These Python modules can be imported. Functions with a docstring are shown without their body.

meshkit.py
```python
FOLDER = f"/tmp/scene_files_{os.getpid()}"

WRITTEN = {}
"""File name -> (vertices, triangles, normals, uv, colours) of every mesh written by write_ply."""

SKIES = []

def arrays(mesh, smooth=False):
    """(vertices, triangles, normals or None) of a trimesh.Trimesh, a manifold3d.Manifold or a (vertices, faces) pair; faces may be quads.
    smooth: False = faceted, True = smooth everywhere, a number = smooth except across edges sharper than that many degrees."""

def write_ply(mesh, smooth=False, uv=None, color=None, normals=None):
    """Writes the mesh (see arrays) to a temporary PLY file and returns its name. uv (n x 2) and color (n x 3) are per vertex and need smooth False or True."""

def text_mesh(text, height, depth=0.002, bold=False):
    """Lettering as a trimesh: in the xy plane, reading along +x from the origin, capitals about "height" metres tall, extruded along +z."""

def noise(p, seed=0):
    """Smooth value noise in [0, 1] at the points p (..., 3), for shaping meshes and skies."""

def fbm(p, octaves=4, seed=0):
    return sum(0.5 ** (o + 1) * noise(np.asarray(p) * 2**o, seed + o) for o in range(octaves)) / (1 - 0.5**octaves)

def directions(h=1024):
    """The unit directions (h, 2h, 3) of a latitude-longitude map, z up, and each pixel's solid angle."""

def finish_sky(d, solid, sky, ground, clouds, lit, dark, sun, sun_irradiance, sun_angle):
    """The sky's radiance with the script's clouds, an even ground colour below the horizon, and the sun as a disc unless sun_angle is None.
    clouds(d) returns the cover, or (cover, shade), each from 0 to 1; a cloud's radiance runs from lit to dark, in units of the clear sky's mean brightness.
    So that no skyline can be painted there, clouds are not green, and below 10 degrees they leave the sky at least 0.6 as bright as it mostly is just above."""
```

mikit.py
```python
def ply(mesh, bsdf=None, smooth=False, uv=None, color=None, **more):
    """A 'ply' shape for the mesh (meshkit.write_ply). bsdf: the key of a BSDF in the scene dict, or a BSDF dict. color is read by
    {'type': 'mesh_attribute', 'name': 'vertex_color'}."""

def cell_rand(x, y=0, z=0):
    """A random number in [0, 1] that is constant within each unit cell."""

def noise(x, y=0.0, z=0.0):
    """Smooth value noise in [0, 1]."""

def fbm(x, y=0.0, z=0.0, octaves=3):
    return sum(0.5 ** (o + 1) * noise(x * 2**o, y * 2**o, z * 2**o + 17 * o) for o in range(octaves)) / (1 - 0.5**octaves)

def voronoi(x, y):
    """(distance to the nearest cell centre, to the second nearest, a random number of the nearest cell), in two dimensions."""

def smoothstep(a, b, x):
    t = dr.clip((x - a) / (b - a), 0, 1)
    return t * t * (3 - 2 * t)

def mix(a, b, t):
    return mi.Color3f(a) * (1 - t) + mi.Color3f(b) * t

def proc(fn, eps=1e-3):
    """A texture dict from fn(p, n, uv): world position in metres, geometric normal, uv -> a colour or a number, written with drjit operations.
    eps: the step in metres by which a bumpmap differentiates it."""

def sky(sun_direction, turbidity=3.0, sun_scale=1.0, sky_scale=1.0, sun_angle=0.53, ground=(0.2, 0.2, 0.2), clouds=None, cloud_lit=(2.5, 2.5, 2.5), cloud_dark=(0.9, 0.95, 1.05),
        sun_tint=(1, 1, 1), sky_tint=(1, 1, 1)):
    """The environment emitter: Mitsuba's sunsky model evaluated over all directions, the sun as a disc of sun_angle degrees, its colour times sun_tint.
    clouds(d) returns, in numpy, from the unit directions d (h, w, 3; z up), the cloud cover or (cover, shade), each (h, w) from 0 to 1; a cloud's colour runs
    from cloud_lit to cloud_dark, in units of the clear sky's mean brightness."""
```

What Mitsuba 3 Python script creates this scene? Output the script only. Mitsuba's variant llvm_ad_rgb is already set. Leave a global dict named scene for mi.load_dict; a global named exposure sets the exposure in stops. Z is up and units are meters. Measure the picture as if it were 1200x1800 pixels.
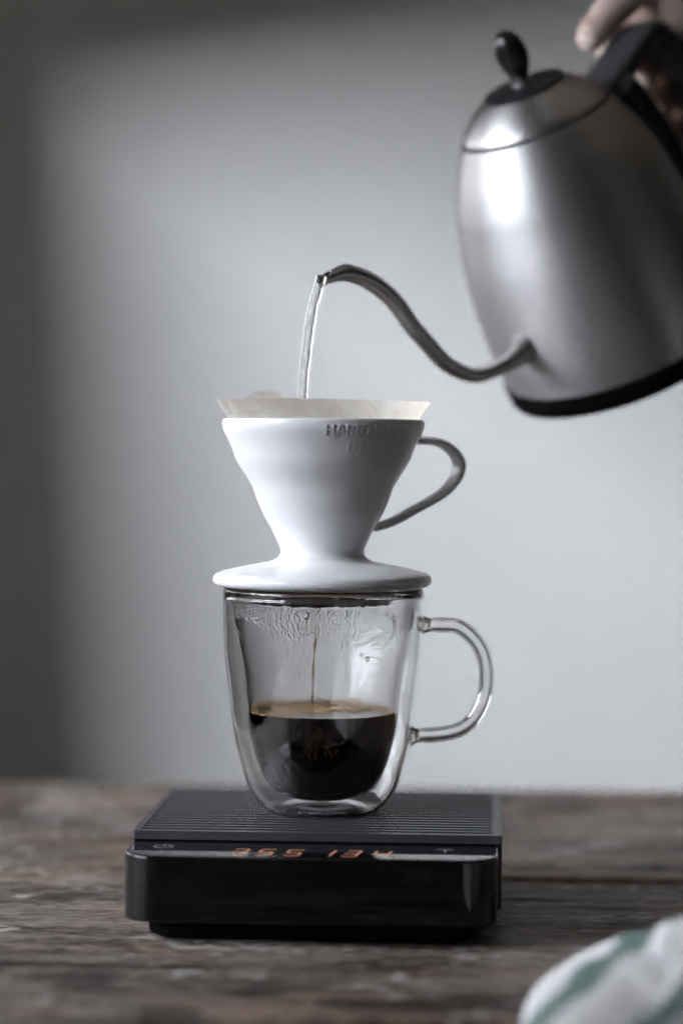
import math, random
import numpy as np, trimesh, mitsuba as mi, drjit as dr
import manifold3d as m3
from shapely.geometry import Polygon, LineString, Point, box as sbox
from shapely import affinity
from shapely.ops import unary_union
import mikit, meshkit
from mikit import proc, noise, fbm, voronoi, smoothstep, mix, cell_rand

T = mi.ScalarTransform4f
random.seed(4)
rng = np.random.default_rng(4)
PI = math.pi
exposure = 0.0
scene, labels = {}, {}

# ------------------------------------------------------------------ camera, light
PITCH, ROLL = math.radians(1.43), 0.007
EYE = np.array([0.0076, -1.1, 0.2])
FWD = np.array([0, math.cos(PITCH), -math.sin(PITCH)])
UP0 = np.array([0, math.sin(PITCH), math.cos(PITCH)])
UP = UP0 * math.cos(ROLL) - np.array([1.0, 0, 0]) * math.sin(ROLL)
scene['camera'] = {
    'type': 'thinlens', 'fov': 15.53, 'fov_axis': 'x', 'near_clip': 0.05, 'far_clip': 50.0,
    'aperture_radius': 0.0125, 'focus_distance': 1.062,
    'to_world': T().look_at(origin=EYE.tolist(), target=(EYE + FWD).tolist(), up=UP.tolist())}
# glowing panel for the unseen sky outside the window, lights the scene from left
SKY_L = 13.6
scene['sky'] = {
    'type': 'rectangle',
    'to_world': T().translate([-1.775, -2.375, 0.875]).rotate([0, 1, 0], 90).scale([0.57, 2.475, 1]),
    'bsdf': {'type': 'diffuse', 'reflectance': {'type': 'rgb', 'value': [0.0, 0.0, 0.0]}},
    'emitter': {'type': 'area', 'radiance': {'type': 'rgb', 'value': [SKY_L * 0.955, SKY_L * 0.995, SKY_L * 1.085]}}}
scene['sky_001'] = {  # dimmer unseen panel, placed for the bright left edge of the kettle
    'type': 'rectangle',
    'to_world': T().translate([-1.775, 1.72, 0.875]).rotate([0, 1, 0], 90).scale([0.57, 1.615, 1]),
    'bsdf': {'type': 'diffuse', 'reflectance': {'type': 'rgb', 'value': [0.0, 0.0, 0.0]}},
    'emitter': {'type': 'area', 'radiance': {'type': 'rgb', 'value': [2.9, 2.95, 3.1]}}}
labels['sky_001'] = {'label': 'unseen dimmer sky panel outside the window, placed to light the left edge of the kettle', 'kind': 'structure'}
# added dim fill panel overhead, lifts the shaded sides
scene['fill_panel'] = {
    'type': 'rectangle',
    'to_world': T().translate([0.5, 0.0, 2.3]).rotate([1, 0, 0], 180).scale([1.7, 1.7, 1]),
    'bsdf': {'type': 'diffuse', 'reflectance': {'type': 'rgb', 'value': [0.5, 0.5, 0.5]}},
    'emitter': {'type': 'area', 'radiance': {'type': 'rgb', 'value': [0.130, 0.117, 0.098]}}}
labels['fill_panel'] = {'label': 'added dim fill panel high above the table', 'category': 'ceiling light'}
labels['sky'] = {'label': 'unseen bright sky panel outside the window, placed to light the scene from the left', 'kind': 'structure'}


# ------------------------------------------------------------------ helpers
def rgb(*v):
    return {'type': 'rgb', 'value': list(v)}


def bs(key, d):
    scene[key] = d
    return key


def put(key, mesh, mat, smooth=35, **kw):
    scene[key] = mikit.ply(mesh, mat, smooth=smooth, **kw)
    return key


def name(key, label, cat=None, group=None, kind=None):
    e = {'label': label}
    if cat: e['category'] = cat
    if group: e['group'] = group
    if kind: e['kind'] = kind
    labels[key] = e


def spline(pts, n, closed=False):
    """Catmull-Rom (centripetal-ish) through the points, n samples, any dimension."""
    from scipy.interpolate import PchipInterpolator, CubicSpline
    p = np.asarray(pts, float)
    d = np.r_[0, np.cumsum(np.linalg.norm(np.diff(p, axis=0), axis=1) ** 0.7)]
    return CubicSpline(d, p)(np.linspace(0, d[-1], n))


def lathe(prof, n=128, flip=False, center=(0, 0)):
    """Revolve (r, z) about z. Winding so that going UP the profile gives outward normals."""
    p = np.asarray(prof, float)
    m = len(p)
    a = np.arange(n) * 2 * PI / n
    v = np.stack([p[:, None, 0] * np.cos(a) + center[0], p[:, None, 0] * np.sin(a) + center[1], np.repeat(p[:, 1:2], n, 1)], -1).reshape(-1, 3)
    i, j = np.meshgrid(np.arange(m - 1), np.arange(n), indexing='ij')
    j2 = (j + 1) % n
    A, B, C, D = i * n + j, i * n + j2, (i + 1) * n + j2, (i + 1) * n + j
    f = np.concatenate([np.stack([A, B, C], -1).reshape(-1, 3), np.stack([A, C, D], -1).reshape(-1, 3)])
    if flip: f = f[:, ::-1]
    t = trimesh.Trimesh(v, f, process=False)
    t.merge_vertices(digits_vertex=8)
    t.update_faces(t.nondegenerate_faces())
    return t


def tube(path, rad, n=24, caps=True, up=(0, 0, 1), squash=None):
    """Tube along path; rad scalar/array or (m,2) half widths (side, up)."""
    p = np.asarray(path, float)
    m = len(p)
    r = np.asarray(rad, float)
    if r.ndim == 0: r = np.full((m, 2), float(r))
    if r.ndim == 1: r = np.stack([r, r], 1)
    t = np.gradient(p, axis=0)
    t /= np.linalg.norm(t, axis=1, keepdims=True)
    u = np.asarray(up, float) - t[0] * np.dot(up, t[0])
    u /= np.linalg.norm(u)
    us = [u]
    for k in range(1, m):
        u = us[-1] - t[k] * np.dot(us[-1], t[k])
        us.append(u / np.linalg.norm(u))
    us = np.array(us)
    s = np.cross(t, us)
    a = np.arange(n) * 2 * PI / n
    v = p[:, None] + s[:, None] * (np.cos(a)[None, :, None] * r[:, None, 0:1]) + us[:, None] * (np.sin(a)[None, :, None] * r[:, None, 1:2])
    v = v.reshape(-1, 3)
    i, j = np.meshgrid(np.arange(m - 1), np.arange(n), indexing='ij')
    j2 = (j + 1) % n
    A, B, C, D = i * n + j, i * n + j2, (i + 1) * n + j2, (i + 1) * n + j
    f = np.concatenate([np.stack([A, C, B], -1).reshape(-1, 3), np.stack([A, D, C], -1).reshape(-1, 3)])
    if caps:
        v = np.vstack([v, p[0], p[-1]])
        k = np.arange(n)
        k2 = (k + 1) % n
        f = np.vstack([f, np.stack([np.full(n, m * n), k, k2], 1), np.stack([np.full(n, m * n + 1), (m - 1) * n + k2, (m - 1) * n + k], 1)])
    return trimesh.Trimesh(v, f, process=False)


def xf(mesh, M):
    v = np.asarray(mesh.vertices) @ M[:3, :3].T + M[:3, 3]
    return trimesh.Trimesh(v, mesh.faces, process=False)


def cat(*ms):
    return trimesh.util.concatenate(ms)


def rounded_box(x0, x1, y0, y1, z0, z1, r, seg=10):
    s = m3.Manifold.sphere(r, seg * 4)
    return m3.Manifold.batch_hull([s.translate((x, y, z)) for x in (x0 + r, x1 - r) for y in (y0 + r, y1 - r) for z in (z0 + r, z1 - r)])


def tm(man):
    m = man.to_mesh()
    return trimesh.Trimesh(m.vert_properties[:, :3], m.tri_verts, process=False)


def extrude(poly, h, z=0.0):
    geoms = getattr(poly, 'geoms', [poly])
    m = cat(*[trimesh.creation.extrude_polygon(g, h, engine='earcut') for g in geoms])
    m.apply_translation([0, 0, z])
    return m


def offset_profile(p, d):
    """Shift an (r, z) profile along its left normal by d."""
    p = np.asarray(p, float)
    t = np.gradient(p, axis=0)
    t /= np.linalg.norm(t, axis=1, keepdims=True) + 1e-12
    return p + np.stack([-t[:, 1], t[:, 0]], 1) * d


# ------------------------------------------------------------------ materials
def wall_paint(p, n, uv):
    v = fbm(p.x * 9, p.z * 9, 3.0, 3) - 0.5
    w = noise(p.x * 160, p.z * 160, 1.0) - 0.5
    return mix((0.80, 0.80, 0.775), (0.86, 0.86, 0.84), 0.5 + 0.7 * v + 0.1 * w)


bs('m_wall', {'type': 'twosided', 'b': {'type': 'diffuse', 'reflectance': proc(wall_paint)}})
bs('m_dark_paint', {'type': 'twosided', 'b': {'type': 'diffuse', 'reflectance': rgb(0.10, 0.085, 0.07)}})
bs('m_floor', {'type': 'twosided', 'b': {'type': 'diffuse', 'reflectance': rgb(0.06, 0.045, 0.035)}})

TYAW = math.radians(-3.5)
TC, TS = math.cos(TYAW), math.sin(TYAW)


def wood_uv(p):
    return p.x * TC + p.y * TS, -p.x * TS + p.y * TC


def wood_parts(p):
    x, y = wood_uv(p)
    board = dr.floor((y + 0.53) / 0.3)
    seed = board * 7.3
    warp = 0.010 * (noise(x * 5 + seed, y * 9) - 0.5) + 0.003 * (noise(x * 22 + seed, y * 40) - 0.5)
    yy = y + warp
    broad = fbm(x * 17 + seed, y * 24, 2.0 + seed, 4)
    grain = fbm(x * 14 + seed, yy * 150, 5.0, 4)
    fine = fbm(x * 190 + seed, yy * 420, 9.0, 2)
    crack = smoothstep(0.80, 0.87, noise(x * 8 + seed, yy * 120, 13.0)) * smoothstep(0.45, 0.65, noise(x * 13 + 3, yy * 22, 4.0))
    return x, y, seed, broad, grain, fine, crack


def wood_color(p, n, uv):
    x, y, seed, broad, grain, fine, crack = wood_parts(p)
    t = dr.clip(0.38 + 1.15 * (broad - 0.5) + 0.75 * (grain - 0.5) + 0.8 * (fine - 0.5), 0, 1)
    c = mix((0.038, 0.030, 0.025), (0.262, 0.222, 0.195), t)
    rust = smoothstep(0.48, 0.72, fbm(x * 15 + seed + 40, y * 18, 3.0, 3))
    c = mix(c, c * mi.Color3f(1.28, 1.0, 0.83), rust * 0.6)
    worn = smoothstep(0.56, 0.72, fbm(x * 45 + 9, y * 40, 7.0, 4)) * smoothstep(0.42, 0.58, fine)
    c = mix(c, mi.Color3f(0.34, 0.32, 0.305), worn * 0.7)
    stain = smoothstep(0.62, 0.72, fbm(x * 26 + 70, y * 30, 21.0, 3))
    c = c * (1 - 0.6 * stain)
    return c * (1 - 0.8 * crack)


def wood_bump(p, n, uv):
    x, y, seed, broad, grain, fine, crack = wood_parts(p)
    return grain * 1.3 + 0.8 * fine + 0.5 * broad - 1.8 * crack


bs('m_wood', {'type': 'twosided', 'b': {'type': 'bumpmap', 'arbitrary': proc(wood_bump, eps=2e-4), 'scale': 0.0007,
              'b': {'type': 'principled', 'base_color': proc(wood_color), 'roughness': 0.55, 'specular': 0.22}}})

bs('m_ceramic', {'type': 'principled', 'base_color': rgb(0.66, 0.665, 0.68), 'roughness': 0.26, 'specular': 0.45, 'clearcoat': 0.9, 'clearcoat_gloss': 0.93})
bs('m_glass', {'type': 'dielectric', 'int_ior': 1.5, 'ext_ior': 1.0})
bs('m_fogged_glass', {'type': 'roughdielectric', 'int_ior': 1.5, 'ext_ior': 1.0, 'alpha': 0.14})
bs('m_water', {'type': 'dielectric', 'int_ior': 1.333, 'ext_ior': 1.0})
bs('m_stream', {'type': 'roughdielectric', 'int_ior': 1.333, 'ext_ior': 1.0, 'alpha': 0.16})
bs('m_coffee', {'type': 'plastic', 'diffuse_reflectance': rgb(0.0045, 0.0022, 0.0012), 'int_ior': 1.34})


bs('m_coffee_side', {'type': 'twosided', 'b': {'type': 'diffuse', 'reflectance': rgb(0.006, 0.0032, 0.002)}})


def foam_color(p, n, uv):
    a, b, c = voronoi(p.x * 900, p.y * 900)
    v = fbm(p.x * 160, p.y * 160, 1.0, 3)
    return mix((0.36, 0.20, 0.08), (0.74, 0.55, 0.32), dr.clip(0.15 + 0.9 * v * (0.5 + c), 0, 1))


bs('m_foam', {'type': 'principled', 'base_color': proc(foam_color), 'roughness': 0.18, 'specular': 0.5})
bs('m_drip', {'type': 'principled', 'base_color': rgb(0.17, 0.065, 0.018), 'roughness': 0.1, 'specular': 0.4, 'spec_trans': 0.75, 'eta': 1.33} )
scene['m_drip'] = {'type': 'principled', 'base_color': rgb(0.52, 0.30, 0.13), 'roughness': 0.12, 'eta': 1.33, 'spec_trans': 0.7}


def paper_color(p, n, uv):
    d = uv.x * 0.6 + uv.y * 0.8
    e = uv.y * 0.6 - uv.x * 0.8
    f = fbm(d * 1500, e * 420, 2.0, 3)
    g = noise(uv.x * 120, uv.y * 120, 1.0)
    return mix((0.80, 0.73, 0.63), (0.94, 0.92, 0.87), dr.clip(0.1 + 0.9 * f + 0.5 * (g - 0.5), 0, 1))


def paper_bump(p, n, uv):
    d = uv.x * 0.6 + uv.y * 0.8
    e = uv.y * 0.6 - uv.x * 0.8
    return fbm(d * 1500, e * 420, 2.0, 3)


bs('m_paper', {'type': 'bumpmap', 'arbitrary': proc(paper_bump, eps=2e-4), 'scale': 0.00022,
               'b': {'type': 'principledthin', 'base_color': proc(paper_color), 'roughness': 0.9, 'diff_trans': 1.3, 'eta': 1.3}})
bs('m_grounds', {'type': 'twosided', 'b': {'type': 'diffuse', 'reflectance': rgb(0.02, 0.011, 0.006)}})


def steel_rough(p, n, uv):
    return 0.26 + 0.10 * noise(uv.x * 3, uv.y * 400, 0.0)


def steel_bump(p, n, uv):
    return noise(uv.x * 6, uv.y * 900, 0.0) + 0.5 * noise(uv.x * 14, uv.y * 2200, 3.0)


STEEL = dict(type='roughconductor', material='none', distribution='ggx', specular_reflectance=rgb(0.50, 0.49, 0.495))
bs('m_steel', {'type': 'twosided', 'b': {**STEEL, 'alpha_u': 0.16, 'alpha_v': 0.36}})
bs('m_steel_lid', {'type': 'twosided', 'b': {**STEEL, 'alpha_u': 0.12, 'alpha_v': 0.26}})
bs('m_steel_tube', {'type': 'twosided', 'b': {**STEEL, 'specular_reflectance': rgb(0.50, 0.485, 0.48), 'alpha': 0.16}})
bs('m_black_plastic', {'type': 'principled', 'base_color': rgb(0.012, 0.012, 0.014), 'roughness': 0.45, 'specular': 0.4})
bs('m_handle', {'type': 'principled', 'base_color': rgb(0.040, 0.040, 0.046), 'roughness': 0.5, 'specular': 0.5})
bs('m_black_knob', {'type': 'principled', 'base_color': rgb(0.010, 0.010, 0.011), 'roughness': 0.28, 'specular': 0.5})
bs('m_gloss_black', {'type': 'principled', 'base_color': rgb(0.004, 0.004, 0.0045), 'roughness': 0.045, 'specular': 0.4})
bs('m_base_black', {'type': 'diffuse', 'reflectance': rgb(0.006, 0.006, 0.006)})
bs('m_case_black', {'type': 'principled', 'base_color': rgb(0.012, 0.012, 0.014), 'roughness': 0.3, 'specular': 0.4})


def plat_bump(p, n, uv):
    return noise(p.x * 2500, p.y * 2500, p.z * 2500)


def plat_color(p, n, uv):
    d = smoothstep(0.86, 0.9, noise(p.x * 900, p.y * 900, p.z * 900))
    return mix((0.036, 0.037, 0.044), (0.2, 0.2, 0.2), d * 0.3)


bs('m_platform', {'type': 'bumpmap', 'arbitrary': proc(plat_bump, eps=1e-4), 'scale': 0.00004,
                  'b': {'type': 'principled', 'base_color': proc(plat_color), 'roughness': 0.38, 'specular': 0.80}})
bs('m_icon', {'type': 'diffuse', 'reflectance': rgb(0.30, 0.31, 0.32)})


def skin_color(p, n, uv):
    f = fbm(p.x * 90, p.y * 90, p.z * 90, 3)
    return mix((0.72, 0.53, 0.48), (0.82, 0.67, 0.61), dr.clip(f * 1.3 - 0.1, 0, 1))


bs('m_skin', {'type': 'principled', 'base_color': proc(skin_color), 'roughness': 0.5, 'specular': 0.4})
bs('m_nail', {'type': 'principled', 'base_color': rgb(0.62, 0.42, 0.36), 'roughness': 0.3, 'specular': 0.5})


def towel_color(p, n, uv):
    t = uv.x + 0.0012 * (fbm(p.x * 60, p.y * 60, p.z * 60, 2) - 0.5)
    e = 0.0011
    def band(a, b): return smoothstep(a - e, a + e, t) * (1 - smoothstep(b - e, b + e, t))
    g = band(0.0080, 0.0158) + band(0.0340, 0.0420) + band(0.0600, 0.0680)
    weave = noise(p.x * 1800, p.y * 1800, p.z * 1800)
    return mix((0.72, 0.72, 0.735), (0.135, 0.205, 0.192), dr.clip(g, 0, 1)) * (0.86 + 0.2 * weave)


bs('m_towel', {'type': 'twosided', 'b': {'type': 'principled', 'base_color': proc(towel_color), 'roughness': 0.95, 'sheen': 0.3, 'specular': 0.2}})

# ------------------------------------------------------------------ setting
WY = 0.94
LX = -0.305


def quad_box(x0, x1, y0, y1, z0, z1):
    return trimesh.creation.box(bounds=[[x0, y0, z0], [x1, y1, z1]])


put('back_wall', quad_box(LX - 0.14, 2.2, WY, WY + 0.1, -0.75, 2.2), 'm_wall', smooth=False)
name('back_wall', 'plain pale grey painted wall behind the table', kind='structure')
# unseen window wall, its opening shaped to shade the back wall and objects
OY0, OY1, OZ0, OZ1 = -0.33, 0.654, -0.03, 0.518
wallp = sbox(-3.0, -0.75, WY - 0.002, 2.2).difference(Polygon([(OY0, OZ0), (OY1 - 0.030, OZ0), (OY1 + 0.082, OZ1), (OY0, OZ1)]))
lw = trimesh.creation.extrude_polygon(wallp, 0.03, engine='earcut')
M = np.array([[0, 0, 1, LX - 0.03], [1, 0, 0, 0], [0, 1, 0, 0], [0, 0, 0, 1.0]])
put('unseen_window_wall', xf(lw, M), 'm_wall', smooth=False)
name('unseen_window_wall', 'unseen side wall left of the table, opening shaped to shade the left and top of the back wall', kind='structure')
put('floor', quad_box(-0.5, 2.2, -3.0, WY, -0.80, -0.752), 'm_floor', smooth=False)
name('floor', 'dark floor under the table', kind='structure')


# ------------------------------------------------------------------ table of wide old planks
def plank(v0, v1, z=0.0, seed=0, thick=0.038):
    xs = np.unique(np.r_[np.linspace(-0.29, -0.17, 8), np.linspace(-0.17, 0.17, 250), np.linspace(0.17, 1.1, 60)])
    m = 4
    vs = np.r_[v0 + np.array([0, 0.0006, 0.0014, 0.0025, 0.004]), np.linspace(v0 + 0.006, v1 - 0.006, 150), v1 - np.array([0.004, 0.0025, 0.0014, 0.0006, 0])]
    X, V = np.meshgrid(xs, vs, indexing='ij')
    P = np.stack([X * 5 + seed * 9.1, V * 60, X * 0 + seed], -1)
    h = 0.0016 * (meshkit.fbm(P * [2.4, 1.6, 1], 4) - 0.5) + 0.0016 * (meshkit.fbm(np.stack([X * 3 + seed, V * 7, X * 0 + 5 + seed], -1), 2) - 0.5)
    chip0 = 0.8 + 1.6 * meshkit.fbm(np.stack([xs * 35, xs * 0 + seed, xs * 0 + 2], -1), 3)
    chip1 = 0.8 + 1.6 * meshkit.fbm(np.stack([xs * 35, xs * 0 + seed, xs * 0 + 8], -1), 3)
    d0, d1 = V - v0, v1 - V
    R0, R1 = 0.0028 * chip0[:, None], 0.0028 * chip1[:, None]
    def rnd(d, R):
        q = np.clip(1 - d / R, 0, 1)
        return R * (1 - np.sqrt(np.clip(1 - q * q, 0, 1)))
    Z = z + h - rnd(d0, R0) - rnd(d1, R1)
    wob = 0.0012 * (meshkit.fbm(np.stack([X * 12, X * 0 + seed, X * 0], -1), 3) - 0.5)
    V2 = V + wob * (np.clip(1 - d0 / 0.01, 0, 1) + np.clip(1 - d1 / 0.01, 0, 1))
    nx, nv = X.shape
    top = np.stack([X, V2, Z], -1).reshape(-1, 3)
    bot = np.stack([X, V2, np.full_like(Z, -thick)], -1).reshape(-1, 3)
    idx = np.arange(nx * nv).reshape(nx, nv)
    A, B, C, D = idx[:-1, :-1], idx[1:, :-1], idx[1:, 1:], idx[:-1, 1:]
    f = [np.stack([A, B, C], -1).reshape(-1, 3), np.stack([A, C, D], -1).reshape(-1, 3)]
    # coarse sides and underside
    ring = np.r_[idx[:, 0], idx[-1, 1:], idx[-2::-1, -1], idx[0, -2:0:-1]]
    n0 = len(top)
    low = bot[ring]
    r2 = np.roll(ring, -1)
    k = np.arange(len(ring)); k2 = np.roll(k, -1)
    f.append(np.stack([ring, n0 + k, n0 + k2], 1)); f.append(np.stack([ring, n0 + k2, r2], 1))
    c = len(top) + len(low)
    f.append(np.stack([np.full(len(ring), c), n0 + k2, n0 + k], 1))
    v = np.vstack([top, low, [[0.2, (v0 + v1) / 2, -thick]]])
    v = np.stack([v[:, 0] * TC - v[:, 1] * TS, v[:, 0] * TS + v[:, 1] * TC, v[:, 2]], 1)
    return trimesh.Trimesh(v, np.vstack(f), process=False)


for k, (v0, v1, z) in enumerate([(-0.530, -0.2345, -0.0005), (-0.2270, 0.0660, 0.0), (0.0735, 0.3770, 0.0006)]):
    key = 'wooden_table__plank' + (f'_{k:03d}' if k else '')
    put(key, plank(v0, v1, z, seed=k + 1), 'm_wood', smooth=50)
bs('m_joint', {'type': 'diffuse', 'reflectance': rgb(0.010, 0.008, 0.007)})
for k, (v0, v1) in enumerate([(-0.2360, -0.2255), (0.0645, 0.0750)]):
    b = quad_box(-0.285, 1.09, v0, v1, -0.030, -0.0042)
    R = np.eye(4); R[:2, :2] = [[TC, -TS], [TS, TC]]
    put('wooden_table__dark_joint_strip' + (f'_{k:03d}' if k else ''), xf(b, R), 'm_joint', smooth=False)  # near-black strip added in each plank gap to darken it
legs = []
for k, (x, y) in enumerate([(-0.24, -0.47), (-0.24, 0.31), (1.02, -0.47), (1.02, 0.31)]):
    b = tm(rounded_box(x - 0.035, x + 0.035, y - 0.035, y + 0.035, -0.75, -0.038, 0.006, 2))
    R = np.eye(4); R[:2, :2] = [[TC, -TS], [TS, TC]]
    put('wooden_table__leg' + (f'_{k:03d}' if k else ''), xf(b, R), 'm_wood', smooth=30)
name('wooden_table', 'weathered grey brown table of wide old wooden planks', 'table')

# ------------------------------------------------------------------ unseen pale box on the table, out of view, throws light back from the right
bs('m_white_paint', {'type': 'principled', 'base_color': rgb(0.72, 0.72, 0.71), 'roughness': 0.5, 'specular': 0.4})
put('unseen_box__body', tm(rounded_box(0.66, 0.90, -0.30, 0.16, 0.004, 0.150, 0.012, 6)), 'm_white_paint', smooth=40)
put('unseen_box__lid', tm(rounded_box(0.655, 0.905, -0.305, 0.165, 0.153, 0.172, 0.008, 6)), 'm_white_paint', smooth=40)
put('unseen_box__knob', lathe([(0.0, 0.171), (0.008, 0.172), (0.007, 0.180), (0.013, 0.188), (0.013, 0.194), (0.007, 0.199), (0.0, 0.200)], 40, center=(0.78, -0.07)), 'm_black_plastic', smooth=40)
name('unseen_box', 'unseen white box with a dark knob, out of view, placed to light the right sides', 'bread box')

# ------------------------------------------------------------------ coffee scale
SYAW = math.radians(-3.0)
SM = np.eye(4); SM[:2, :2] = [[math.cos(SYAW), -math.sin(SYAW)], [math.sin(SYAW), math.cos(SYAW)]]
SM[:3, 3] = [0.0015, 0, 0]
PZ = 0.0405                                                        # top of the platform
PX, PY0, PY1 = 0.0770, -0.0640, 0.0680


def rrect(x0, x1, y0, y1, r, q=16):
    return sbox(x0 + r, y0 + r, x1 - r, y1 - r).buffer(r, q)


outer = rrect(-PX, PX, PY0, PY1, 0.0012)
slots = []
ns = 17
pitch = (PY1 - PY0 - 0.006) / ns
for k in range(ns):
    y = PY0 + 0.003 + pitch * (k + 0.5)
    slots.append(LineString([(-PX + 0.0048, y), (PX - 0.0048, y)]).buffer(pitch * 0.27, 8))
grid = outer.difference(unary_union(slots))
# bevelled slab: main body with a slightly smaller cap
slab = extrude(grid, 0.0032, PZ - 0.0035)
cap = extrude(grid.buffer(-0.00022), 0.0003, PZ - 0.0003)
put('coffee_scale__weighing_platform', xf(cat(slab, cap), SM), 'm_platform', smooth=30)
name('coffee_scale__weighing_platform', 'dark grey plastic platform with long parallel slots')
tray = extrude(rrect(-PX + 0.0005, PX - 0.0005, PY0 + 0.0005, PY1 - 0.0005, 0.001), 0.0006, PZ - 0.0043)
put('coffee_scale__platform_tray', xf(tray, SM), 'm_base_black', smooth=30)
floor_strips = extrude(unary_union([s_.buffer(-0.00004) for s_ in slots]), 0.0023, PZ - 0.0035)
put('coffee_scale__slot_floor', xf(floor_strips, SM), 'm_platform', smooth=30)


def fillet_slab(poly_fn, z0, z1, r, steps=6):
    """Slab from inset outlines: rounded upper and lower edges (outline function of inset)."""
    rings = []
    for k in range(steps + 1):
        a = PI / 2 * k / steps
        rings.append((r * (1 - math.sin(a)), z0 + r * (1 - math.cos(a))))
    for k in range(steps + 1):
        a = PI / 2 * k / steps
        rings.append((r * (1 - math.cos(a)), z1 - r * (1 - math.sin(a))))
    vs, n = [], None
    for ins, z in rings:
        c = poly_fn(ins)
        n = len(c)
        vs.append(np.c_[c, np.full(n, z)])
    m = len(vs)
    v = np.vstack(vs + [[[*np.mean(vs[0], 0)[:2], z0]], [[*np.mean(vs[-1], 0)[:2], z1]]])
    i, j = np.meshgrid(np.arange(m - 1), np.arange(n), indexing='ij')
    j2 = (j + 1) % n
    A, B, C, D = i * n + j, i * n + j2, (i + 1) * n + j2, (i + 1) * n + j
    f = [np.stack([A, B, C], -1).reshape(-1, 3), np.stack([A, C, D], -1).reshape(-1, 3)]
    k = np.arange(n); k2 = (k + 1) % n
    f.append(np.stack([np.full(n, m * n), k2, k], 1)); f.append(np.stack([np.full(n, m * n + 1), (m - 1) * n + k, (m - 1) * n + k2], 1))
    return trimesh.Trimesh(v, np.vstack(f), process=False)


def corner_outline(x0, x1, y0, y1, r, ins, seg=14, rb=None):
    pts = []
    rb = r if rb is None else rb
    for cx, cy, a0, rr in ((x1, y0, -90, r), (x1, y1, 0, rb), (x0, y1, 90, rb), (x0, y0, 180, r)):
        sx, sy = (1 if cx == x1 else -1), (1 if cy == y1 else -1)
        ox, oy = cx - sx * rr, cy - sy * rr
        for k in range(seg + 1):
            a = math.radians(a0 + 90 * k / seg)
            pts.append((ox + (rr - ins) * math.cos(a), oy + (rr - ins) * math.sin(a)))
    return np.array(pts)


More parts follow.
